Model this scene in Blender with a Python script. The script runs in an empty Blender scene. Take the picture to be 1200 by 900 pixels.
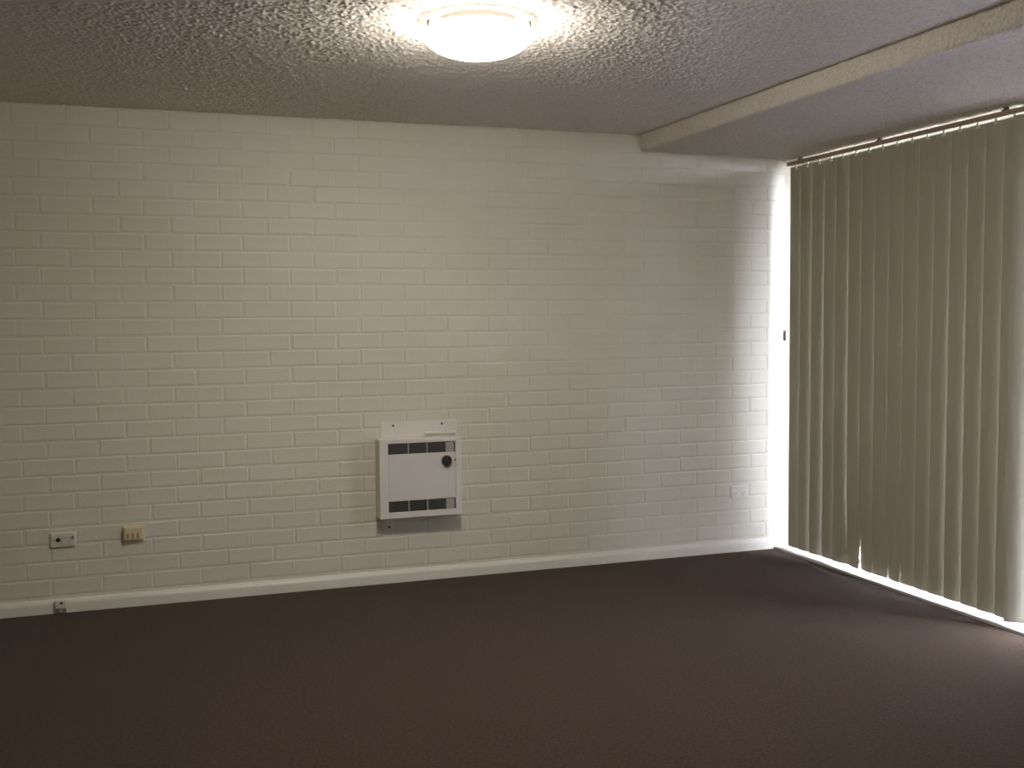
import bpy, bmesh, math, random
import numpy as np
from mathutils import Matrix, Vector

random.seed(7)
RNG = np.random.default_rng(11)
S = bpy.context.scene
COL = S.collection

# ------------------------------------------------------------------ camera
cam_d = bpy.data.cameras.new('camera')
cam = bpy.data.objects.new('camera', cam_d)
COL.objects.link(cam)
F_PX, YAW, PITCH, ROLL = 1281.39, 0.3402, -0.0606, -0.0084
CAM = Vector((-3.8153, -5.7689, 1.4343))
fw = Vector((math.sin(YAW) * math.cos(PITCH), math.cos(YAW) * math.cos(PITCH), math.sin(PITCH)))
r0 = Vector((math.cos(YAW), -math.sin(YAW), 0))
u0 = r0.cross(fw)
rt = r0 * math.cos(ROLL) + u0 * math.sin(ROLL)
up = u0 * math.cos(ROLL) - r0 * math.sin(ROLL)
m = Matrix.Identity(4)
for i in range(3):
    m[i][0], m[i][1], m[i][2], m[i][3] = rt[i], up[i], -fw[i], CAM[i]
cam.matrix_world = m
cam_d.sensor_width = 36.0
cam_d.lens = F_PX / 1200 * 36.0
cam_d.clip_start = 0.05
cam_d.clip_end = 200
S.camera = cam

# ------------------------------------------------------------------ sky, exposure
SKY_STRENGTH = 58.0
LAMP_STRENGTH = 66.0
w = bpy.data.worlds.new('overcast_sky')
S.world = w
w.use_nodes = True
bg = w.node_tree.nodes['Background']
bg.inputs['Color'].default_value = (0.80, 0.82, 1.0, 1)
bg.inputs['Strength'].default_value = SKY_STRENGTH
vs = S.view_settings
S.display_settings.display_device = 'sRGB'
vs.view_transform = 'Standard'
vs.look = 'None'
vs.gamma = 1.0
vs.use_curve_mapping = False
vs.exposure = 0.13
S.cycles.max_bounces = 12
S.cycles.diffuse_bounces = 6
S.cycles.transparent_max_bounces = 12
S.cycles.sample_clamp_indirect = 4.0
S.cycles.caustics_reflective = False
S.cycles.caustics_refractive = False


# ------------------------------------------------------------------ materials
def mat(name, color, rough=0.6, noise=0.0, noise_scale=8.0, bump=0.0, bump_scale=60.0, bump_dist=0.002,
        metallic=0.0, spec=0.5, detail=4.0):
    M = bpy.data.materials.new(name)
    M.use_nodes = True
    nt = M.node_tree
    b = nt.nodes['Principled BSDF']
    b.inputs['Base Color'].default_value = (*color, 1)
    b.inputs['Roughness'].default_value = rough
    b.inputs['Metallic'].default_value = metallic
    b.inputs['Specular IOR Level'].default_value = spec
    if noise or bump:
        tc = nt.nodes.new('ShaderNodeTexCoord')
    if noise:
        n = nt.nodes.new('ShaderNodeTexNoise')
        n.inputs['Scale'].default_value = noise_scale
        n.inputs['Detail'].default_value = detail
        nt.links.new(tc.outputs['Object'], n.inputs['Vector'])
        r = nt.nodes.new('ShaderNodeMapRange')
        r.inputs['From Min'].default_value = 0.3
        r.inputs['From Max'].default_value = 0.7
        r.inputs['To Min'].default_value = 1 - noise
        r.inputs['To Max'].default_value = 1 + noise
        nt.links.new(n.outputs['Fac'], r.inputs['Value'])
        mx = nt.nodes.new('ShaderNodeVectorMath')
        mx.operation = 'SCALE'
        mx.inputs[0].default_value = color
        nt.links.new(r.outputs['Result'], mx.inputs['Scale'])
        nt.links.new(mx.outputs['Vector'], b.inputs['Base Color'])
    if bump:
        n2 = nt.nodes.new('ShaderNodeTexNoise')
        n2.inputs['Scale'].default_value = bump_scale
        n2.inputs['Detail'].default_value = 5.0
        nt.links.new(tc.outputs['Object'], n2.inputs['Vector'])
        bp = nt.nodes.new('ShaderNodeBump')
        bp.inputs['Strength'].default_value = bump
        bp.inputs['Distance'].default_value = bump_dist
        nt.links.new(n2.outputs['Fac'], bp.inputs['Height'])
        nt.links.new(bp.outputs['Normal'], b.inputs['Normal'])
    return M


M_BRICK = mat('painted_brick', (0.74, 0.70, 0.585), 0.55, 0.02, 5, 0.35, 70, 0.002)
M_MORTAR = mat('painted_mortar', (0.73, 0.69, 0.577), 0.6, 0.02, 5, 0.4, 90, 0.002)
M_CEIL = mat('stippled_ceiling', (0.76, 0.70, 0.645), 0.95, 0.13, 95, 0.2, 160, 0.003, spec=0.1)
M_CEIL_FLAT = mat('stippled_ceiling_far', (0.76, 0.70, 0.645), 0.95, 0.13, 95, 1.0, 90, 0.012, spec=0.1)
M_CARPET = mat('brown_carpet', (0.056, 0.036, 0.022), 1.0, 0.38, 85, 1.0, 260, 0.004, spec=0.05)
b = M_CARPET.node_tree.nodes['Principled BSDF']            # the pile catches light at a low angle
b.inputs['Sheen Weight'].default_value = 0.11
b.inputs['Sheen Roughness'].default_value = 0.5
b.inputs['Sheen Tint'].default_value = (0.9, 0.82, 0.82, 1)
M_PLASTER = mat('white_plaster', (0.72, 0.68, 0.60), 0.8, 0.02, 3, 0.1, 40)
M_SKIRT = mat('white_gloss_paint', (0.80, 0.77, 0.68), 0.38, 0.02, 4, 0.08, 30)
M_SILL = mat('white_sill_paint', (0.60, 0.59, 0.59), 0.4, 0.02, 6)
M_ALU = mat('white_aluminium', (0.75, 0.75, 0.74), 0.4)
M_RAIL = mat('brown_rail', (0.42, 0.31, 0.24), 0.5, 0.05, 12)
M_BRACKET = mat('dark_bracket', (0.10, 0.07, 0.05), 0.5)
M_WHITE_PLASTIC = mat('white_plastic', (0.78, 0.75, 0.68), 0.35)
M_CREAM_PLASTIC = mat('aged_cream_plastic', (0.74, 0.64, 0.42), 0.4, 0.06, 30)
M_BROWN_SHADE = mat('brown_shade_plastic', (0.40, 0.28, 0.15), 0.45)  # shading low on the phone box, put into the colour
M_GREY_PLASTIC = mat('grey_plastic', (0.22, 0.20, 0.17), 0.45)
M_PLUG = mat('mid_grey_plastic', (0.36, 0.34, 0.30), 0.45)
M_BLACK = mat('black_plastic', (0.012, 0.012, 0.013), 0.35)
M_ENAMEL = mat('heater_enamel', (0.80, 0.77, 0.72), 0.35, 0.015, 5)
M_ENAMEL_PANEL = mat('heater_panel_enamel', (0.76, 0.73, 0.69), 0.3, 0.015, 5)
M_GRILLE = mat('dark_grille', (0.055, 0.053, 0.05), 0.5)
M_FIN = mat('grey_fin', (0.13, 0.125, 0.115), 0.45, metallic=0.3)
M_BAFFLE = mat('pale_baffle', (0.42, 0.41, 0.39), 0.45)
M_SCREW = mat('screw_steel', (0.10, 0.09, 0.08), 0.4, metallic=0.6)
M_PAN = mat('lamp_pan_paint', (0.50, 0.46, 0.43), 0.4)
M_CONCRETE = mat('balcony_concrete', (0.10, 0.095, 0.09), 0.9, 0.1, 6, 0.3, 50)
M_ADDED_PARAPET = mat('added_parapet_brick', (0.11, 0.085, 0.07), 0.9, 0.1, 8, 0.3, 40)
M_GROUND = mat('outside_ground', (0.045, 0.05, 0.035), 1.0, 0.2, 1.0)

# blind vanes: diffuse with a little light let through
M_VANE = bpy.data.materials.new('blind_vane_fabric')
M_VANE.use_nodes = True
nt = M_VANE.node_tree
nt.nodes.remove(nt.nodes['Principled BSDF'])
out = nt.nodes['Material Output']
tc = nt.nodes.new('ShaderNodeTexCoord')
mp = nt.nodes.new('ShaderNodeMapping')
mp.inputs['Scale'].default_value = (220, 220, 2.5)
nz = nt.nodes.new('ShaderNodeTexNoise')
nz.inputs['Scale'].default_value = 1.0
nz.inputs['Detail'].default_value = 3.0
cr = nt.nodes.new('ShaderNodeValToRGB')
cr.color_ramp.elements[0].position = 0.3
cr.color_ramp.elements[0].color = (0.475, 0.452, 0.365, 1)
cr.color_ramp.elements[1].position = 0.7
cr.color_ramp.elements[1].color = (0.53, 0.505, 0.415, 1)
df = nt.nodes.new('ShaderNodeBsdfDiffuse')
tl = nt.nodes.new('ShaderNodeBsdfTranslucent')
tl.inputs['Color'].default_value = (0.85, 0.85, 0.74, 1)
mxs = nt.nodes.new('ShaderNodeMixShader')
mxs.inputs['Fac'].default_value = 0.005
nt.links.new(tc.outputs['Object'], mp.inputs['Vector'])
nt.links.new(mp.outputs['Vector'], nz.inputs['Vector'])
nt.links.new(nz.outputs['Fac'], cr.inputs['Fac'])
nt.links.new(cr.outputs['Color'], df.inputs['Color'])
nt.links.new(df.outputs['BSDF'], mxs.inputs[1])
nt.links.new(tl.outputs['BSDF'], mxs.inputs[2])
nt.links.new(mxs.outputs['Shader'], out.inputs['Surface'])

# window glass: clear pane with fresnel reflection
M_GLASS = bpy.data.materials.new('clear_glass')
M_GLASS.use_nodes = True
nt = M_GLASS.node_tree
nt.nodes.remove(nt.nodes['Principled BSDF'])
out = nt.nodes['Material Output']
tr = nt.nodes.new('ShaderNodeBsdfTransparent')
tr.inputs['Color'].default_value = (0.95, 0.97, 0.96, 1)
gl = nt.nodes.new('ShaderNodeBsdfGlossy')
gl.inputs['Roughness'].default_value = 0.02
mxg = nt.nodes.new('ShaderNodeMixShader')
mxg.inputs['Fac'].default_value = 0.05
nt.links.new(tr.outputs['BSDF'], mxg.inputs[1])
nt.links.new(gl.outputs['BSDF'], mxg.inputs[2])
nt.links.new(mxg.outputs['Shader'], out.inputs['Surface'])

# lamp glass: glowing opal dome
M_LAMP = bpy.data.materials.new('glowing_opal_glass')
M_LAMP.use_nodes = True
b = M_LAMP.node_tree.nodes['Principled BSDF']
b.inputs['Base Color'].default_value = (0.9, 0.9, 0.88, 1)
b.inputs['Emission Color'].default_value = (1.0, 0.945, 0.82, 1)
b.inputs['Emission Strength'].default_value = LAMP_STRENGTH
M_LIP = M_LAMP.copy()
M_LIP.name = 'dim_opal_glass_lip'
M_LIP.node_tree.nodes['Principled BSDF'].inputs['Emission Strength'].default_value = 2.4


# ------------------------------------------------------------------ mesh helpers
def add_box(bm, x0, x1, y0, y1, z0, z1, bevel=0.0, seg=2):
    vs_ = [bm.verts.new(c) for c in ((x0, y0, z0), (x1, y0, z0), (x1, y1, z0), (x0, y1, z0),
                                     (x0, y0, z1), (x1, y0, z1), (x1, y1, z1), (x0, y1, z1))]
    fs = [bm.faces.new([vs_[i] for i in q]) for q in
          ((3, 2, 1, 0), (4, 5, 6, 7), (0, 1, 5, 4), (1, 2, 6, 5), (2, 3, 7, 6), (3, 0, 4, 7))]
    if bevel:
        es = list({e for f in fs for e in f.edges})
        bmesh.ops.bevel(bm, geom=es, offset=bevel, segments=seg, profile=0.5, affect='EDGES')


def box(x0, x1, y0, y1, z0, z1, bevel=0.0, seg=2):
    bm = bmesh.new()
    add_box(bm, x0, x1, y0, y1, z0, z1, bevel, seg)
    return bm


def add_lathe(bm, prof, n, mtx):
    """Revolve (r, h) about the local z axis; mtx places it."""
    rings = []
    for r, h in prof:
        if r < 1e-6:
            rings.append([bm.verts.new(mtx @ Vector((0, 0, h)))])
        else:
            rings.append([bm.verts.new(mtx @ Vector((r * math.cos(2 * math.pi * k / n), r * math.sin(2 * math.pi * k / n), h))) for k in range(n)])
    for a, c in zip(rings, rings[1:]):
        for k in range(n):
            k2 = (k + 1) % n
            if len(a) == 1 and len(c) == 1:
                continue
            if len(a) == 1:
                bm.faces.new((a[0], c[k], c[k2]))
            elif len(c) == 1:
                bm.faces.new((a[k], a[k2], c[0]))
            else:
                bm.faces.new((a[k], a[k2], c[k2], c[k]))


def lathe(prof, n=48, mtx=Matrix.Identity(4)):
    bm = bmesh.new()
    add_lathe(bm, prof, n, mtx)
    return bm


# local z of a revolved piece points out of the back wall, into the room (-y)
def out_of_wall(x, y, z):
    return Matrix.Translation((x, y, z)) @ Matrix.Rotation(math.pi / 2, 4, 'X')


def obj(name, bm, material, parent=None, smooth=False, angle=None):
    bmesh.ops.recalc_face_normals(bm, faces=bm.faces)
    me = bpy.data.meshes.new(name)
    bm.to_mesh(me)
    bm.free()
    me.materials.append(material)
    if smooth:
        for p in me.polygons:
            p.use_smooth = True
    o = bpy.data.objects.new(name, me)
    COL.objects.link(o)
    if parent is not None:
        o.parent = parent
        o.matrix_parent_inverse = parent.matrix_world.inverted()
    return o


def smooth_by_angle(o, deg=35):
    me = o.data
    for p in me.polygons:
        p.use_smooth = True
    bm = bmesh.new()
    bm.from_mesh(me)
    for e in bm.edges:
        if len(e.link_faces) == 2 and e.calc_face_angle(0) > math.radians(deg):
            e.smooth = False
    bm.to_mesh(me)
    bm.free()
    return o


def tag(o, label=None, cat=None, group=None, kind=None):
    if label:
        o['label'] = label
    if cat:
        o['category'] = cat
    if group:
        o['group'] = group
    if kind:
        o['kind'] = kind
    return o


def empty(name, loc):
    o = bpy.data.objects.new(name, None)
    o.empty_display_size = 0.05
    o.location = loc
    o.matrix_world = Matrix.Translation(loc)
    COL.objects.link(o)
    return o


# ------------------------------------------------------------------ room shell
H, HS, XB = 2.48, 2.389, -0.975        # ceiling, dropped soffit, its step
XW = 0.10                              # window plane
XL, YF = -5.6, -7.6                    # left wall, wall behind the camera
YWIN = -4.15                           # far end of the window opening

bm = box(XL - 0.15, -0.078, YF - 0.15, 0.2, -0.12, 0.0)
tag(obj('floor', bm, M_CARPET), 'dark brown carpeted floor across the whole room', 'floor', kind='structure')

tag(obj('wall_left', box(XL - 0.15, XL, YF, 0.2, 0, 2.75), M_PLASTER), 'plain white wall at the far left end of the brick wall', 'wall', kind='structure')
tag(obj('wall_front', box(XL - 0.15, XW + 0.1, YF - 0.15, YF, 0, 2.75), M_PLASTER), 'plain white wall facing the brick wall', 'wall', kind='structure')
bm = box(XW - 0.05, XW + 0.12, YF, YWIN, 0, 2.75)
add_box(bm, XW + 0.02, XW + 0.12, YWIN, 0.2, HS, 2.75)
add_box(bm, 0.02, XW + 0.12, YWIN, 0.003, 2.367, HS + 0.03)
tag(obj('wall_right', bm, M_PLASTER), 'white wall beside and above the window opening', 'wall', kind='structure')


def grid_mesh(name, P, nu, nv, material):
    """P: (nu, nv, 3) points -> one mesh, quads."""
    me = bpy.data.meshes.new(name)
    idx = np.arange(nu * nv).reshape(nu, nv)
    q = np.stack([idx[:-1, :-1], idx[1:, :-1], idx[1:, 1:], idx[:-1, 1:]], -1).reshape(-1, 4)
    me.vertices.add(nu * nv)
    me.vertices.foreach_set('co', P.reshape(-1).astype(np.float32))
    me.loops.add(q.size)
    me.loops.foreach_set('vertex_index', q.reshape(-1).astype(np.int32))
    me.polygons.add(len(q))
    me.polygons.foreach_set('loop_start', (np.arange(len(q)) * 4).astype(np.int32))
    me.polygons.foreach_set('use_smooth', np.ones(len(q), dtype=bool))
    me.update(calc_edges=True)
    me.materials.append(material)
    o = bpy.data.objects.new(name, me)
    COL.objects.link(o)
    return o


def blur(a, k):
    for ax in (0, 1):
        s = np.zeros_like(a)
        for i, c in enumerate(k):
            s += c * np.roll(a, i - len(k) // 2, ax)
        a = s
    return a


def popcorn(nu, nv, amp):
    n = RNG.standard_normal((nu, nv))
    f = blur(n, [0.18, 0.64, 0.18])
    f /= f.std()
    c = blur(RNG.standard_normal((nu, nv)), [0.06, 0.12, 0.2, 0.24, 0.2, 0.12, 0.06])
    c /= c.std()
    h = np.clip(f * 0.9 + c * 0.3 + 0.2, -0.4, 2.2) + 0.4
    return h * amp


GS = 0.005
CX0, CY0 = -4.9, -3.4
nu, nv = int((XB - CX0) / GS) + 1, int((0.006 - CY0) / GS) + 1
xs, ys = np.linspace(CX0, XB, nu), np.linspace(CY0, 0.006, nv)
P = np.empty((nu, nv, 3))
P[..., 0], P[..., 1] = xs[:, None], ys[None, :]
P[..., 2] = H - popcorn(nu, nv, 0.0019)
P[xs > XB - 0.011, :, 2] += 0.014                              # the coat stops short of the step and of the wall
P[:, ys > -0.006, 2] += 0.008
ceiling = tag(grid_mesh('ceiling', P, nu, nv, M_CEIL), 'grey stippled main ceiling around the round lamp', 'ceiling', kind='structure')
# the rest of the same ceiling, behind and left of the view
bm = box(XL, CX0, YF, 0.006, H, H + 0.1)
add_box(bm, CX0, XB, YF, CY0, H, H + 0.1)
tag(obj('ceiling_rest', bm, M_CEIL_FLAT, ceiling), kind='structure')
bm = box(XL - 0.15, XW + 0.22, YF - 0.15, 0.2, H + 0.12, H + 0.3)
obj('ceiling_slab', bm, M_PLASTER, ceiling)

# the dropped soffit along the window, with its step face
nz_ = 19
nx_ = int((XW + 0.02 - XB) / GS) + 1
nv2 = int((0.006 + 3.6) / GS) + 1
prof = np.concatenate([np.stack([np.full(nz_ - 1, XB), np.linspace(H + 0.02, HS, nz_)[:-1]], 1),
                       np.stack([np.linspace(XB, XW + 0.02, nx_), np.full(nx_, HS)], 1)])
nrm = np.zeros_like(prof)
nrm[:nz_ - 1, 0] = -1
nrm[nz_ - 1:, 1] = -1
nrm[nz_ - 3:nz_ + 2] = (-0.7, -0.7)
prof[nz_ - 2:nz_ + 1] -= nrm[nz_ - 2:nz_ + 1] * 0.004          # soften the arris
t_ = np.clip((prof[:, 0] + 0.16) / 0.16, 0, 1)
prof[:, 1] -= 0.025 * t_ * t_ * (3 - 2 * t_)                   # the soffit dips to the window head
hh = popcorn(len(prof), nv2, 0.0025)
ys2 = np.linspace(-3.6, 0.006, nv2)
P = np.empty((len(prof), nv2, 3))
P[..., 0] = prof[:, 0, None] + nrm[:, 0, None] * hh
P[..., 2] = prof[:, 1, None] + nrm[:, 1, None] * hh
P[..., 1] = ys2[None, :]
P[nz_ + 2:, ys2 > -0.006, 2] += 0.008
soffit = tag(grid_mesh('ceiling_soffit', P, len(prof), nv2, M_CEIL), 'lower stippled ceiling strip beside the window, with stepped edge', 'ceiling', kind='structure')
obj('soffit_rest', box(XB, XW + 0.02, YF, -3.6, HS, H + 0.1), M_CEIL_FLAT, soffit)
obj('soffit_core', box(XB + 0.02, XW + 0.02, -3.6, 0.006, HS + 0.02, H + 0.1), M_CEIL_FLAT, soffit)

# ------------------------------------------------------------------ brick wall
wall = tag(obj('wall_back', box(XL - 0.15, XW + 0.3, 0.0016, 0.2, 0, 2.75), M_MORTAR), 'long white painted brick wall opposite the camera', 'wall', kind='structure')
PITCH_B, COURSE = 0.2388, 0.0851
JOINT = 0.0075


def brick_verts(w_, h_, rs):
    """A painted brick lying in the xz plane, face at y = 0, sunk back to y = 0.012."""
    j = lambda s: rs.uniform(-s, s)
    hw, hh_ = w_ / 2, h_ / 2
    v = []
    for inset, y, s in ((0, 0.012, 0.0), (0.0, 0.0021, 0.001), (0.002, 0.0007, 0.001), (0.007, 0.0, 0.001)):
        for sx, sz in ((-1, -1), (1, -1), (1, 1), (-1, 1)):
            v.append((sx * (hw - inset) + j(s), y + j(0.00025 if y < 0.01 else 0), sz * (hh_ - inset) + j(s)))
    f = []
    for r in range(3):
        for k in range(4):
            k2 = (k + 1) % 4
            f.append((r * 4 + k, r * 4 + k2, r * 4 + 4 + k2, r * 4 + 4 + k))
    f.append((12, 13, 14, 15))
    return v, f


def brick_mesh(w_, h_, rs):
    v, f = brick_verts(w_, h_, rs)
    me = bpy.data.meshes.new('brick')
    me.from_pydata(v, [], f)
    me.materials.append(M_BRICK)
    return me


rs = random.Random(3)
variants = [brick_mesh(PITCH_B - JOINT + d, COURSE - JOINT + e, rs) for d, e in
            ((0, 0), (0.003, 0.001), (-0.003, -0.001), (0.001, 0.0015), (-0.002, 0.0005), (0.002, -0.001))]
cut_h = 2.4695 - (0.167 + 26 * COURSE)                       # the top course is cut to fit under the ceiling
top_variants = [brick_mesh(PITCH_B - JOINT + d, cut_h - JOINT / 2, rs) for d in (0, 0.003, -0.003)]
sites = []
for k in range(0, 29):
    z0 = 0.167 + (k - 2) * COURSE
    z1 = z0 + COURSE if k < 28 else 2.4695
    ph = -4.187 if k % 2 else -4.06
    n0 = math.ceil((XL - ph) / PITCH_B)
    n1 = math.floor((XW + 0.28 - ph) / PITCH_B)
    for n in range(n0, n1):
        xc = ph + (n + 0.5) * PITCH_B
        sites.append((xc, (z0 + z1) / 2 + (0 if k < 28 else JOINT / 4), k))
in_view = [s for s in sites if s[0] > -4.62 and s[2] >= 1]
in_view.sort(key=lambda s: s[0])
single = set(in_view[:300])
rv, rf = [], []
for s in sites:
    xc, zc, k = s
    dy = rs.gauss(-0.0004, 0.0005)
    rot = (rs.gauss(0, 0.009), rs.gauss(0, 0.003), rs.gauss(0, 0.0024))
    dx, dz = rs.gauss(0, 0.0026), rs.gauss(0, 0.0009)
    me = rs.choice(variants) if k < 28 else rs.choice(top_variants)
    M4 = Matrix.Translation((xc + dx, dy, zc + dz)) @ Matrix.Rotation(rot[1], 4, 'Y') @ Matrix.Rotation(rot[0], 4, 'X') @ Matrix.Rotation(rot[2], 4, 'Z')
    if s in single:
        o = bpy.data.objects.new('brick', me)
        COL.objects.link(o)
        o.parent = wall
        o.matrix_local = M4
    else:
        base = len(rv)
        rv += [tuple(M4 @ v.co) for v in me.vertices]
        rf += [tuple(base + i for i in p.vertices) for p in me.polygons]
me = bpy.data.meshes.new('brickwork')
me.from_pydata(rv, [], rf)
me.materials.append(M_BRICK)
o = bpy.data.objects.new('brickwork', me)
COL.objects.link(o)
o.parent = wall
o['kind'] = 'stuff'

# ------------------------------------------------------------------ skirting board
bm = bmesh.new()
prof = [(0.004, 0.0), (-0.020, 0.0), (-0.020, 0.043), (-0.0185, 0.049), (-0.0135, 0.057), (-0.007, 0.064), (-0.001, 0.0695), (0.004, 0.0700)]
va = [bm.verts.new((XL, y, z)) for y, z in prof]
vb = [bm.verts.new((-0.079, y, z)) for y, z in prof]
for i in range(len(prof)):
    k = (i + 1) % len(prof)
    bm.faces.new((va[i], va[k], vb[k], vb[i]))
bm.faces.new(va)
bm.faces.new(vb)
sk = obj('baseboard_back', bm, M_SKIRT)
smooth_by_angle(sk, 40)
tag(sk, 'white painted skirting board along the foot of the brick wall', 'skirting board', kind='structure')

# ------------------------------------------------------------------ window behind the blind
sill = obj('window_sill', box(-0.078, XW + 0.14, YWIN, 0.0, -0.12, 0.013, 0.002), M_SILL)
win = empty('window_1', (XW + 0.05, -2.0, 0.0))
tag(win, 'full height sliding glass window behind the vertical blind', 'window', kind='structure')
sill.parent = win
sill.matrix_parent_inverse = win.matrix_world.inverted()
xa, xb_ = XW + 0.02, XW + 0.06
fb = bmesh.new()
add_box(fb, xa, xb_, YWIN, -0.0, HS - 0.05, HS, 0.003)
add_box(fb, xa, xb_, YWIN, -0.0, 0.006, 0.04, 0.003)
add_box(fb, xa, xb_, -0.30, -0.0, 0.04, HS - 0.05, 0.003)  # jamb widened, out of view, to keep daylight off the brick wall
add_box(fb, xa, xb_, YWIN, YWIN + 0.04, 0.04, HS - 0.05, 0.003)
obj('window_frame', fb, M_ALU, win)
obj('light_block_stile', box(xa + 0.004, xb_ - 0.004, -2.29, -2.17, 0.04, HS - 0.05, 0.003), M_ALU, win)  # placed unseen here to cut steep daylight through the open slats
for y0, y1 in ((-2.17, -0.30), (YWIN + 0.04, -2.29)):
    obj('window_pane', box(XW + 0.038, XW + 0.044, y0, y1, 0.04, HS - 0.05), M_GLASS, win)
tag(obj('balcony_floor', box(XW + 0.14, XW + 1.6, -6.0, 0.3, -0.14, -0.02), M_CONCRETE), 'grey concrete balcony floor outside the window', 'balcony', kind='structure')
tag(obj('added_parapet', box(XW + 1.5, XW + 1.62, -6.0, 0.3, -0.14, 1.0), M_ADDED_PARAPET), 'unseen low parapet added to block daylight from under the blind', 'parapet', kind='structure')  # added out of view to block low daylight under the blind
tag(obj('ground_outside', box(XW + 1.0, 60, -60, 60, -0.6, -0.4), M_GROUND), 'plain ground far outside the window', 'ground', kind='structure')

# ------------------------------------------------------------------ vertical blind
XBL = -0.03
ZT, ZBOT = 2.313, 0.033
blind = empty('vertical_blind', (XBL, -2.1, 2.33))
tag(blind, 'closed vertical blind of long pale slats covering the whole window', 'blind')
rail = obj('headrail', box(XBL - 0.016, XBL + 0.016, YWIN + 0.03, -0.085, 2.324, 2.348, 0.002), M_RAIL, blind)
for yb in (-0.205, -0.92, -1.80, -2.70, -3.6):
    bb = box(XBL - 0.018, XBL + 0.018, yb - 0.013, yb + 0.013, 2.346, 2.352, 0.001)
    add_box(bb, XBL - 0.008, XBL + 0.008, yb - 0.009, yb + 0.009, 2.348, HS - 0.018)
    obj('bracket', bb, M_BRACKET, blind)

VW, SAG, THK = 0.127, 0.007, 0.0009


def vane_mesh(at, ab, flick=0.0):
    """A curved hanging vane: turned by at (radians) at the top, ab at the foot."""
    nU, nV = 10, 12
    bm_ = bmesh.new()
    lay = []
    for side in (0, 1):
        g = []
        for j in range(nV + 1):
            t = j / nV
            a = at + (ab - at) * t + flick * t ** 9          # a few feet are kicked out of line
            row = []
            for i in range(nU + 1):
                u = (i / nU - 0.5) * VW                      # + towards the far wall (+y)
                n = SAG * (1 - (2 * u / VW) ** 2) - SAG * 0.6 + (THK if side else 0)   # bulges into the room (-x)
                y = u * math.cos(a) - n * math.sin(a)
                x = -u * math.sin(a) - n * math.cos(a)
                row.append(bm_.verts.new((x, y, -t * (ZT - ZBOT))))
            g.append(row)
        lay.append(g)
    A, Bk = lay
    for j in range(nV):
        for i in range(nU):
            bm_.faces.new((A[j][i], A[j][i + 1], A[j + 1][i + 1], A[j + 1][i]))
            bm_.faces.new((Bk[j][i], Bk[j + 1][i], Bk[j + 1][i + 1], Bk[j][i + 1]))
        for i in (0, nU):
            bm_.faces.new((A[j][i], A[j + 1][i], Bk[j + 1][i], Bk[j][i]))
    for j in (0, nV):
        for i in range(nU):
            bm_.faces.new((A[j][i], A[j][i + 1], Bk[j][i + 1], Bk[j][i]))
    return bm_


def turn(d):                                              # seen edge of the vane in front -> its angle
    return math.asin(min(0.19, max(0.05, (d + 0.0472) / 0.095 + 0.048)))


seen = [(-.041, -.034), (-.041, -.016), (-.055, -.048), (-.043, -.033), (-.055, -.047), (-.054, -.039), (-.053, -.053),
        (-.060, -.062), (-.059, -.058), (-.060, -.050), (-.055, -.036), (-.055, -.035), (-.060, -.041), (-.059, -.030), (-.047, -.032), (-.043, -.020)]
yc = -0.257
hanger_me = None
for k in range(36):
    y = -0.257 - 0.1107 * k
    y += 0.06 * (y + 5.769) / 3.725
    if y < YWIN + 0.08:
        break
    if k == 0:
        at = ab = math.radians(5)
    elif k < 16:
        at, ab = turn(seen[k - 1][0]), turn(seen[k - 1][1])
    elif k == 16:                                         # this vane hangs open towards its foot
        at, ab = math.radians(34), math.radians(52)
    elif k == 17:                                         # and its neighbour the other way
        at, ab = math.radians(-52), math.radians(-58)
    elif k == 24:
        at = ab = math.radians(5)
    else:
        at, ab = math.radians(random.uniform(3, 7)), math.radians(random.uniform(3, 8))
    if k == 16:
        y = -1.930
    elif k == 17:
        y = -2.13
    v = obj('slat', vane_mesh(at, ab, {5: -0.24, 6: -0.34, 8: -0.28}.get(k, 0.0)), M_VANE, None, smooth=False)
    smooth_by_angle(v, 50)
    v.location = (XBL, y, ZT)
    v.parent = blind
    v.matrix_parent_inverse = blind.matrix_world.inverted()
    if hanger_me is None:
        hb = box(-0.004, 0.004, -0.006, 0.006, -0.012, 0.013, 0.001, 1)
        add_box(hb, -0.003, 0.003, -0.012, 0.012, -0.016, -0.006, 0.001, 1)
        h = obj('hanger', hb, M_WHITE_PLASTIC)
        hanger_me = h.data
    else:
        h = bpy.data.objects.new('hanger', hanger_me)
        COL.objects.link(h)
    h.parent = v
    h.location = (-0.004, 0, 0)
    h['label'] = 'white plastic hanger clip'

# ------------------------------------------------------------------ ceiling lamp
LX, LY = -2.61, -2.034
lamp = empty('ceiling_lamp', (LX, LY, H))
tag(lamp, 'round glowing opal glass ceiling lamp on a white pan', 'ceiling lamp')
T = Matrix.Translation((LX, LY, 0))
dome_prof = [(0.2000, 2.4390), (0.1985, 2.4335)]
for i in range(1, 13):
    a = i / 12
    r = 0.1985 * math.cos(a * math.pi / 2) ** 0.92 if i < 12 else 0
    dome_prof.append((r, 2.4335 - 0.0845 * math.sin(a * math.pi / 2) ** 1.12))
d = obj('lamp_shade', lathe(dome_prof, 64, T), M_LAMP, lamp, smooth=True)
tag(d, 'opal glass dome')
obj('lip', lathe([(0.1385, 2.4500), (0.178, 2.4495), (0.193, 2.4470), (0.199, 2.4430), (0.2000, 2.4390)], 64, T), M_LIP, d, smooth=True)
pan = obj('lamp_pan', lathe([(0, 2.486), (0.141, 2.486), (0.141, 2.452), (0.1395, 2.4505), (0, 2.4505)], 64, T), M_PAN, lamp)
smooth_by_angle(pan, 40)
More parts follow.
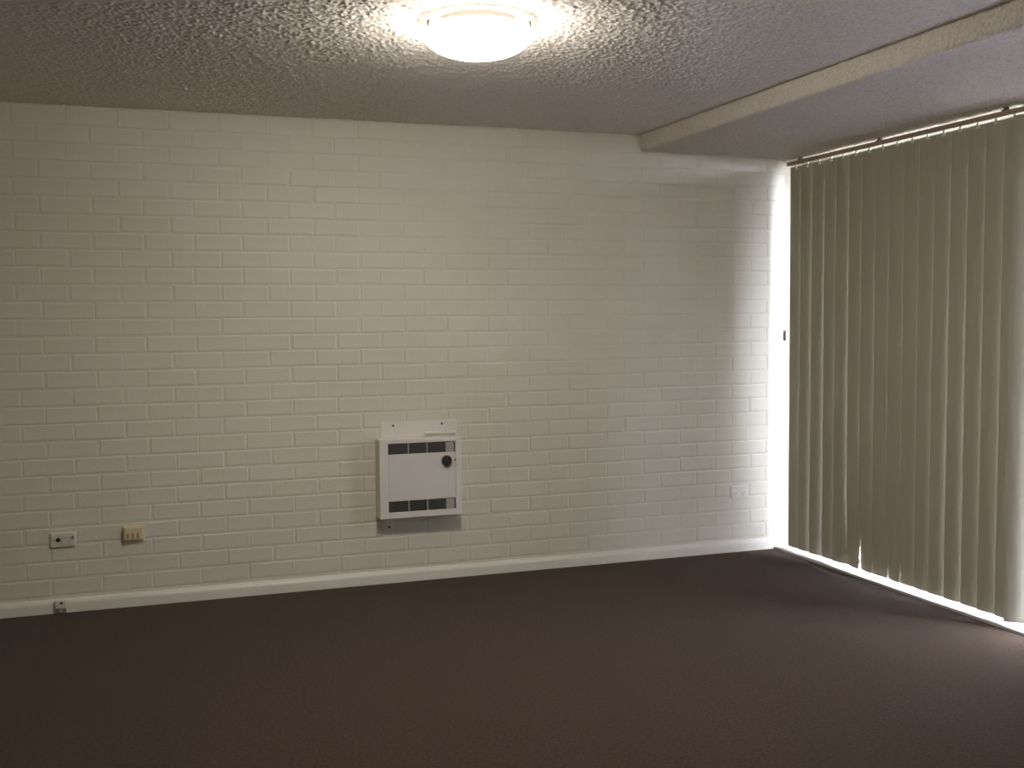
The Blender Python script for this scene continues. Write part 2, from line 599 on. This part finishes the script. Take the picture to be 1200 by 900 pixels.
for a in (195, 315, 75):
    Rz = T @ Matrix.Rotation(math.radians(a), 4, 'Z')
    cb = box(0.150, 0.2035, -0.006, 0.006, 2.4505, 2.453)
    add_box(cb, 0.2008, 0.2035, -0.006, 0.006, 2.430, 2.453)
    bmesh.ops.transform(cb, matrix=Rz, verts=cb.verts)
    obj('clip', cb, M_PLUG, lamp)

# ------------------------------------------------------------------ wall heater
hx0, hx1, hz0, hz1, hy = -2.558, -2.106, 0.366, 0.792, -0.10
heater = empty('wall_heater', ((hx0 + hx1) / 2, 0, hz0))
tag(heater, 'white box wall heater with dark grilles on the brick wall', 'heater')
bm = bmesh.new()
GX0, GX1 = -2.511, -2.137
add_box(bm, hx0, hx1, -0.092, -0.004, hz0, hz1, 0.006)
obj('casing', bm, M_ENAMEL, heater)
bm = bmesh.new()                                        # front frame bars round the openings
for a in ((hx0, GX0, hz0, hz1), (GX1, hx1, hz0, hz1), (GX0, GX1, 0.768, hz1), (GX0, GX1, hz0, 0.400)):
    add_box(bm, a[0] - 0.0005, a[1] + 0.0005, hy, -0.088, a[2], a[3], 0.0025, 1)
obj('front_frame', bm, M_ENAMEL, heater)
fp = obj('front_panel', box(GX0 + 0.001, GX1 - 0.001, hy + 0.002, -0.088, 0.459, 0.711, 0.003), M_ENAMEL_PANEL, heater)
for z0, z1 in ((0.711, 0.768), (0.400, 0.459)):
    g = obj('grille', box(GX0, GX1, -0.0935, -0.088, z0, z1), M_GRILLE, heater)
    fb = bmesh.new()
    x = GX0 + 0.007
    while x < -2.20:
        add_box(fb, x - 0.0009, x + 0.0009, -0.0985, -0.0932, z0 + 0.002, z1 - 0.002)
        x += 0.0072
    tag(obj('fins', fb, M_FIN, g), kind='stuff')
    for xd in (-2.400, -2.296):
        obj('divider', box(xd - 0.003, xd + 0.003, hy, -0.0932, z0, z1), M_BAFFLE, g)
    tag(obj('baffle', box(-2.192, -2.146, -0.0985, -0.0932, z0 + 0.001, z1 - 0.004, 0.001), M_BAFFLE, g), 'pale grey baffle plate')
kb = lathe([(0, 0.004), (0.029, 0.004), (0.029, 0.006), (0.026, 0.010), (0.025, 0.022), (0.022, 0.0245), (0, 0.0245)], 32, out_of_wall(-2.188, hy + 0.004, 0.665))
knob = obj('knob', kb, M_BLACK, heater)
smooth_by_angle(knob, 30)
tag(knob, 'black round thermostat knob')
pb = box(-2.1905, -2.1855, hy - 0.0225, hy - 0.019, 0.668, 0.688)
obj('pointer', pb, M_SCREW, knob)
obj('indicator', lathe([(0, 0.0), (0.005, 0.0), (0.005, 0.003), (0, 0.0045)], 16, out_of_wall(-2.1395, hy, 0.667)), M_BLACK, heater)
bp = obj('mounting_plate', box(-2.528, -2.102, -0.006, 0.001, 0.50, 0.876, 0.0012, 1), M_ENAMEL, heater)
obj('mounting_tab', box(-2.528, -2.462, -0.006, 0.001, 0.292, 0.50, 0.0012, 1), M_ENAMEL, heater)
for x, z in ((-2.459, 0.857), (-2.186, 0.858), (-2.488, 0.306)):
    obj('screw', lathe([(0, 0.004), (0.0062, 0.004), (0.0062, 0.0075), (0.004, 0.0095), (0, 0.0098)], 14, out_of_wall(x, -0.001, z)), M_SCREW, heater)
obj('clip_bar', box(-2.287, -2.112, -0.020, -0.005, 0.800, 0.818, 0.006, 3), M_WHITE_PLASTIC, heater)

# ------------------------------------------------------------------ sockets
def screw_cover(par, x, y, z, r=0.003, mt=M_GREY_PLASTIC):
    obj('screw', lathe([(0, 0), (r, 0), (r, 0.0012), (0, 0.0016)], 12, out_of_wall(x, y, z)), mt, par)


def slot_box(bm_, x, y, z, w_, h_, rot):
    b2 = box(-w_ / 2, w_ / 2, -0.0006, 0.001, -h_ / 2, h_ / 2)
    M4 = Matrix.Translation((x, y, z)) @ Matrix.Rotation(rot, 4, 'Y')
    bmesh.ops.transform(b2, matrix=M4, verts=b2.verts)
    me_ = bpy.data.meshes.new('tmp')
    b2.to_mesh(me_)
    b2.free()
    bm_.from_mesh(me_)
    bpy.data.meshes.remove(me_)


# left-hand wall plate: aerial socket with black hole, and a power outlet module beside it
cx, cz = -4.127, 0.362
s1 = empty('wall_socket', (cx, 0, cz))
tag(s1, 'white wall plate with a black round hole, beside the cream phone box', 'socket')
obj('plate', box(cx - 0.057, cx + 0.057, -0.012, 0.002, cz - 0.036, cz + 0.036, 0.004, 3), M_WHITE_PLASTIC, s1)
co = obj('aerial_socket', lathe([(0, 0.0), (0.0105, 0.0), (0.0105, 0.003), (0.0085, 0.005), (0, 0.005)], 24, out_of_wall(cx - 0.022, -0.012, cz + 0.001)), M_BLACK, s1)
tag(co, 'black round aerial hole')
obj('pin', lathe([(0, 0.005), (0.002, 0.005), (0.002, 0.009), (0, 0.009)], 10, out_of_wall(cx - 0.022, -0.012, cz + 0.001)), M_SCREW, co)
screw_cover(s1, cx - 0.042, -0.012, cz + 0.001, 0.0035)
md = obj('outlet_module', box(cx - 0.004, cx + 0.050, -0.015, -0.011, cz - 0.020, cz + 0.020, 0.006, 3), M_WHITE_PLASTIC, s1)
sb = bmesh.new()
slot_box(sb, cx + 0.012, -0.0151, cz + 0.006, 0.003, 0.012, 0.5)
slot_box(sb, cx + 0.034, -0.0151, cz + 0.006, 0.003, 0.012, -0.5)
slot_box(sb, cx + 0.023, -0.0151, cz - 0.009, 0.003, 0.011, 0)
tag(obj('pin_slots', sb, M_GREY_PLASTIC, md), 'dark pin slots')
obj('rocker', box(cx + 0.040, cx + 0.048, -0.0185, -0.0145, cz + 0.003, cz + 0.017, 0.001, 1), M_GREY_PLASTIC, md)

# cream phone box
cx, cz = -3.797, 0.366
s2 = empty('phone_socket', (cx, 0, cz))
tag(s2, 'aged cream phone socket box with its lower shading put in as brown', 'socket')
obj('base_plate', box(cx - 0.052, cx + 0.052, -0.010, 0.002, cz - 0.040, cz + 0.042, 0.003, 2), M_CREAM_PLASTIC, s2)
obj('cover', box(cx - 0.047, cx + 0.046, -0.030, -0.008, cz - 0.028, cz + 0.038, 0.006, 3), M_CREAM_PLASTIC, s2)
tg = bmesh.new()
for i in range(3):
    add_box(tg, cx - 0.036 + i * 0.024, cx - 0.024 + i * 0.024, -0.0308, -0.0295, cz - 0.018, cz + 0.008)
tag(obj('contact_slots', tg, M_BROWN_SHADE, s2), 'brown contact slots')
obj('shade_block', box(cx - 0.046, cx - 0.030, -0.026, -0.008, cz - 0.039, cz - 0.026, 0.002, 1), M_BROWN_SHADE, s2)  # brown block stands for the shadow at the lower left

# small socket on the skirting
cx = -4.146
s3 = empty('skirting_socket', (cx, -0.018, 0.0))
tag(s3, 'tiny cream socket block on the skirting with a black screw', 'socket')
obj('cover', box(cx - 0.026, cx + 0.026, -0.036, -0.016, 0.026, 0.068, 0.004, 2), M_WHITE_PLASTIC, s3)
lo = obj('shade_box', box(cx - 0.024, cx + 0.024, -0.032, -0.016, 0.001, 0.029, 0.002, 1), M_GREY_PLASTIC, s3)  # grey box stands for the shadow on the lower half
obj('plug', box(cx - 0.008, cx + 0.004, -0.038, -0.030, 0.006, 0.024, 0.002, 1), M_PLUG, lo)
obj('screw', lathe([(0, 0.0), (0.0062, 0.0), (0.0062, 0.002), (0, 0.003)], 14, out_of_wall(cx + 0.003, -0.0355, 0.053)), M_BLACK, s3)

# right-hand double power outlet near the window
cx, cz = -0.316, 0.367
s4 = empty('power_outlet', (cx, 0, cz))
tag(s4, 'white double power outlet low on the wall close to the window blind', 'socket')
obj('plate', box(cx - 0.058, cx + 0.058, -0.011, 0.002, cz - 0.037, cz + 0.037, 0.004, 3), M_WHITE_PLASTIC, s4)
for sx in (-0.029, 0.029):
    fc = obj('socket_face', lathe([(0, 0), (0.019, 0), (0.019, 0.0016), (0.0175, 0.0024), (0, 0.0024)], 24, out_of_wall(cx + sx, -0.011, cz - 0.009)), M_WHITE_PLASTIC, s4)
    sb = bmesh.new()
    slot_box(sb, cx + sx - 0.0075, -0.0135, cz - 0.005, 0.0026, 0.009, 0.5)
    slot_box(sb, cx + sx + 0.0075, -0.0135, cz - 0.005, 0.0026, 0.009, -0.5)
    slot_box(sb, cx + sx, -0.0135, cz - 0.017, 0.0026, 0.009, 0)
    tag(obj('pin_slots', sb, M_GREY_PLASTIC, fc), 'dark pin slots')
    obj('rocker', box(cx + sx * 0.55 - 0.005, cx + sx * 0.55 + 0.005, -0.0145, -0.010, cz + 0.014, cz + 0.030, 0.0012, 1), M_WHITE_PLASTIC, s4)

# small cord cleat on the wall edge behind the blind
cl = empty('cord_cleat', (0.0, 0, 1.31))
tag(cl, 'small dark cord cleat on the bright wall edge by the blind', 'cleat')
obj('base_plate', box(-0.006, 0.006, -0.006, 0.002, 1.280, 1.342, 0.002, 1), M_BRACKET, cl)
hb = bmesh.new()
add_box(hb, -0.0045, 0.0045, -0.020, -0.015, 1.276, 1.346, 0.002, 1)
add_box(hb, -0.004, 0.004, -0.017, -0.004, 1.304, 1.318)
obj('horn', hb, M_BRACKET, cl)
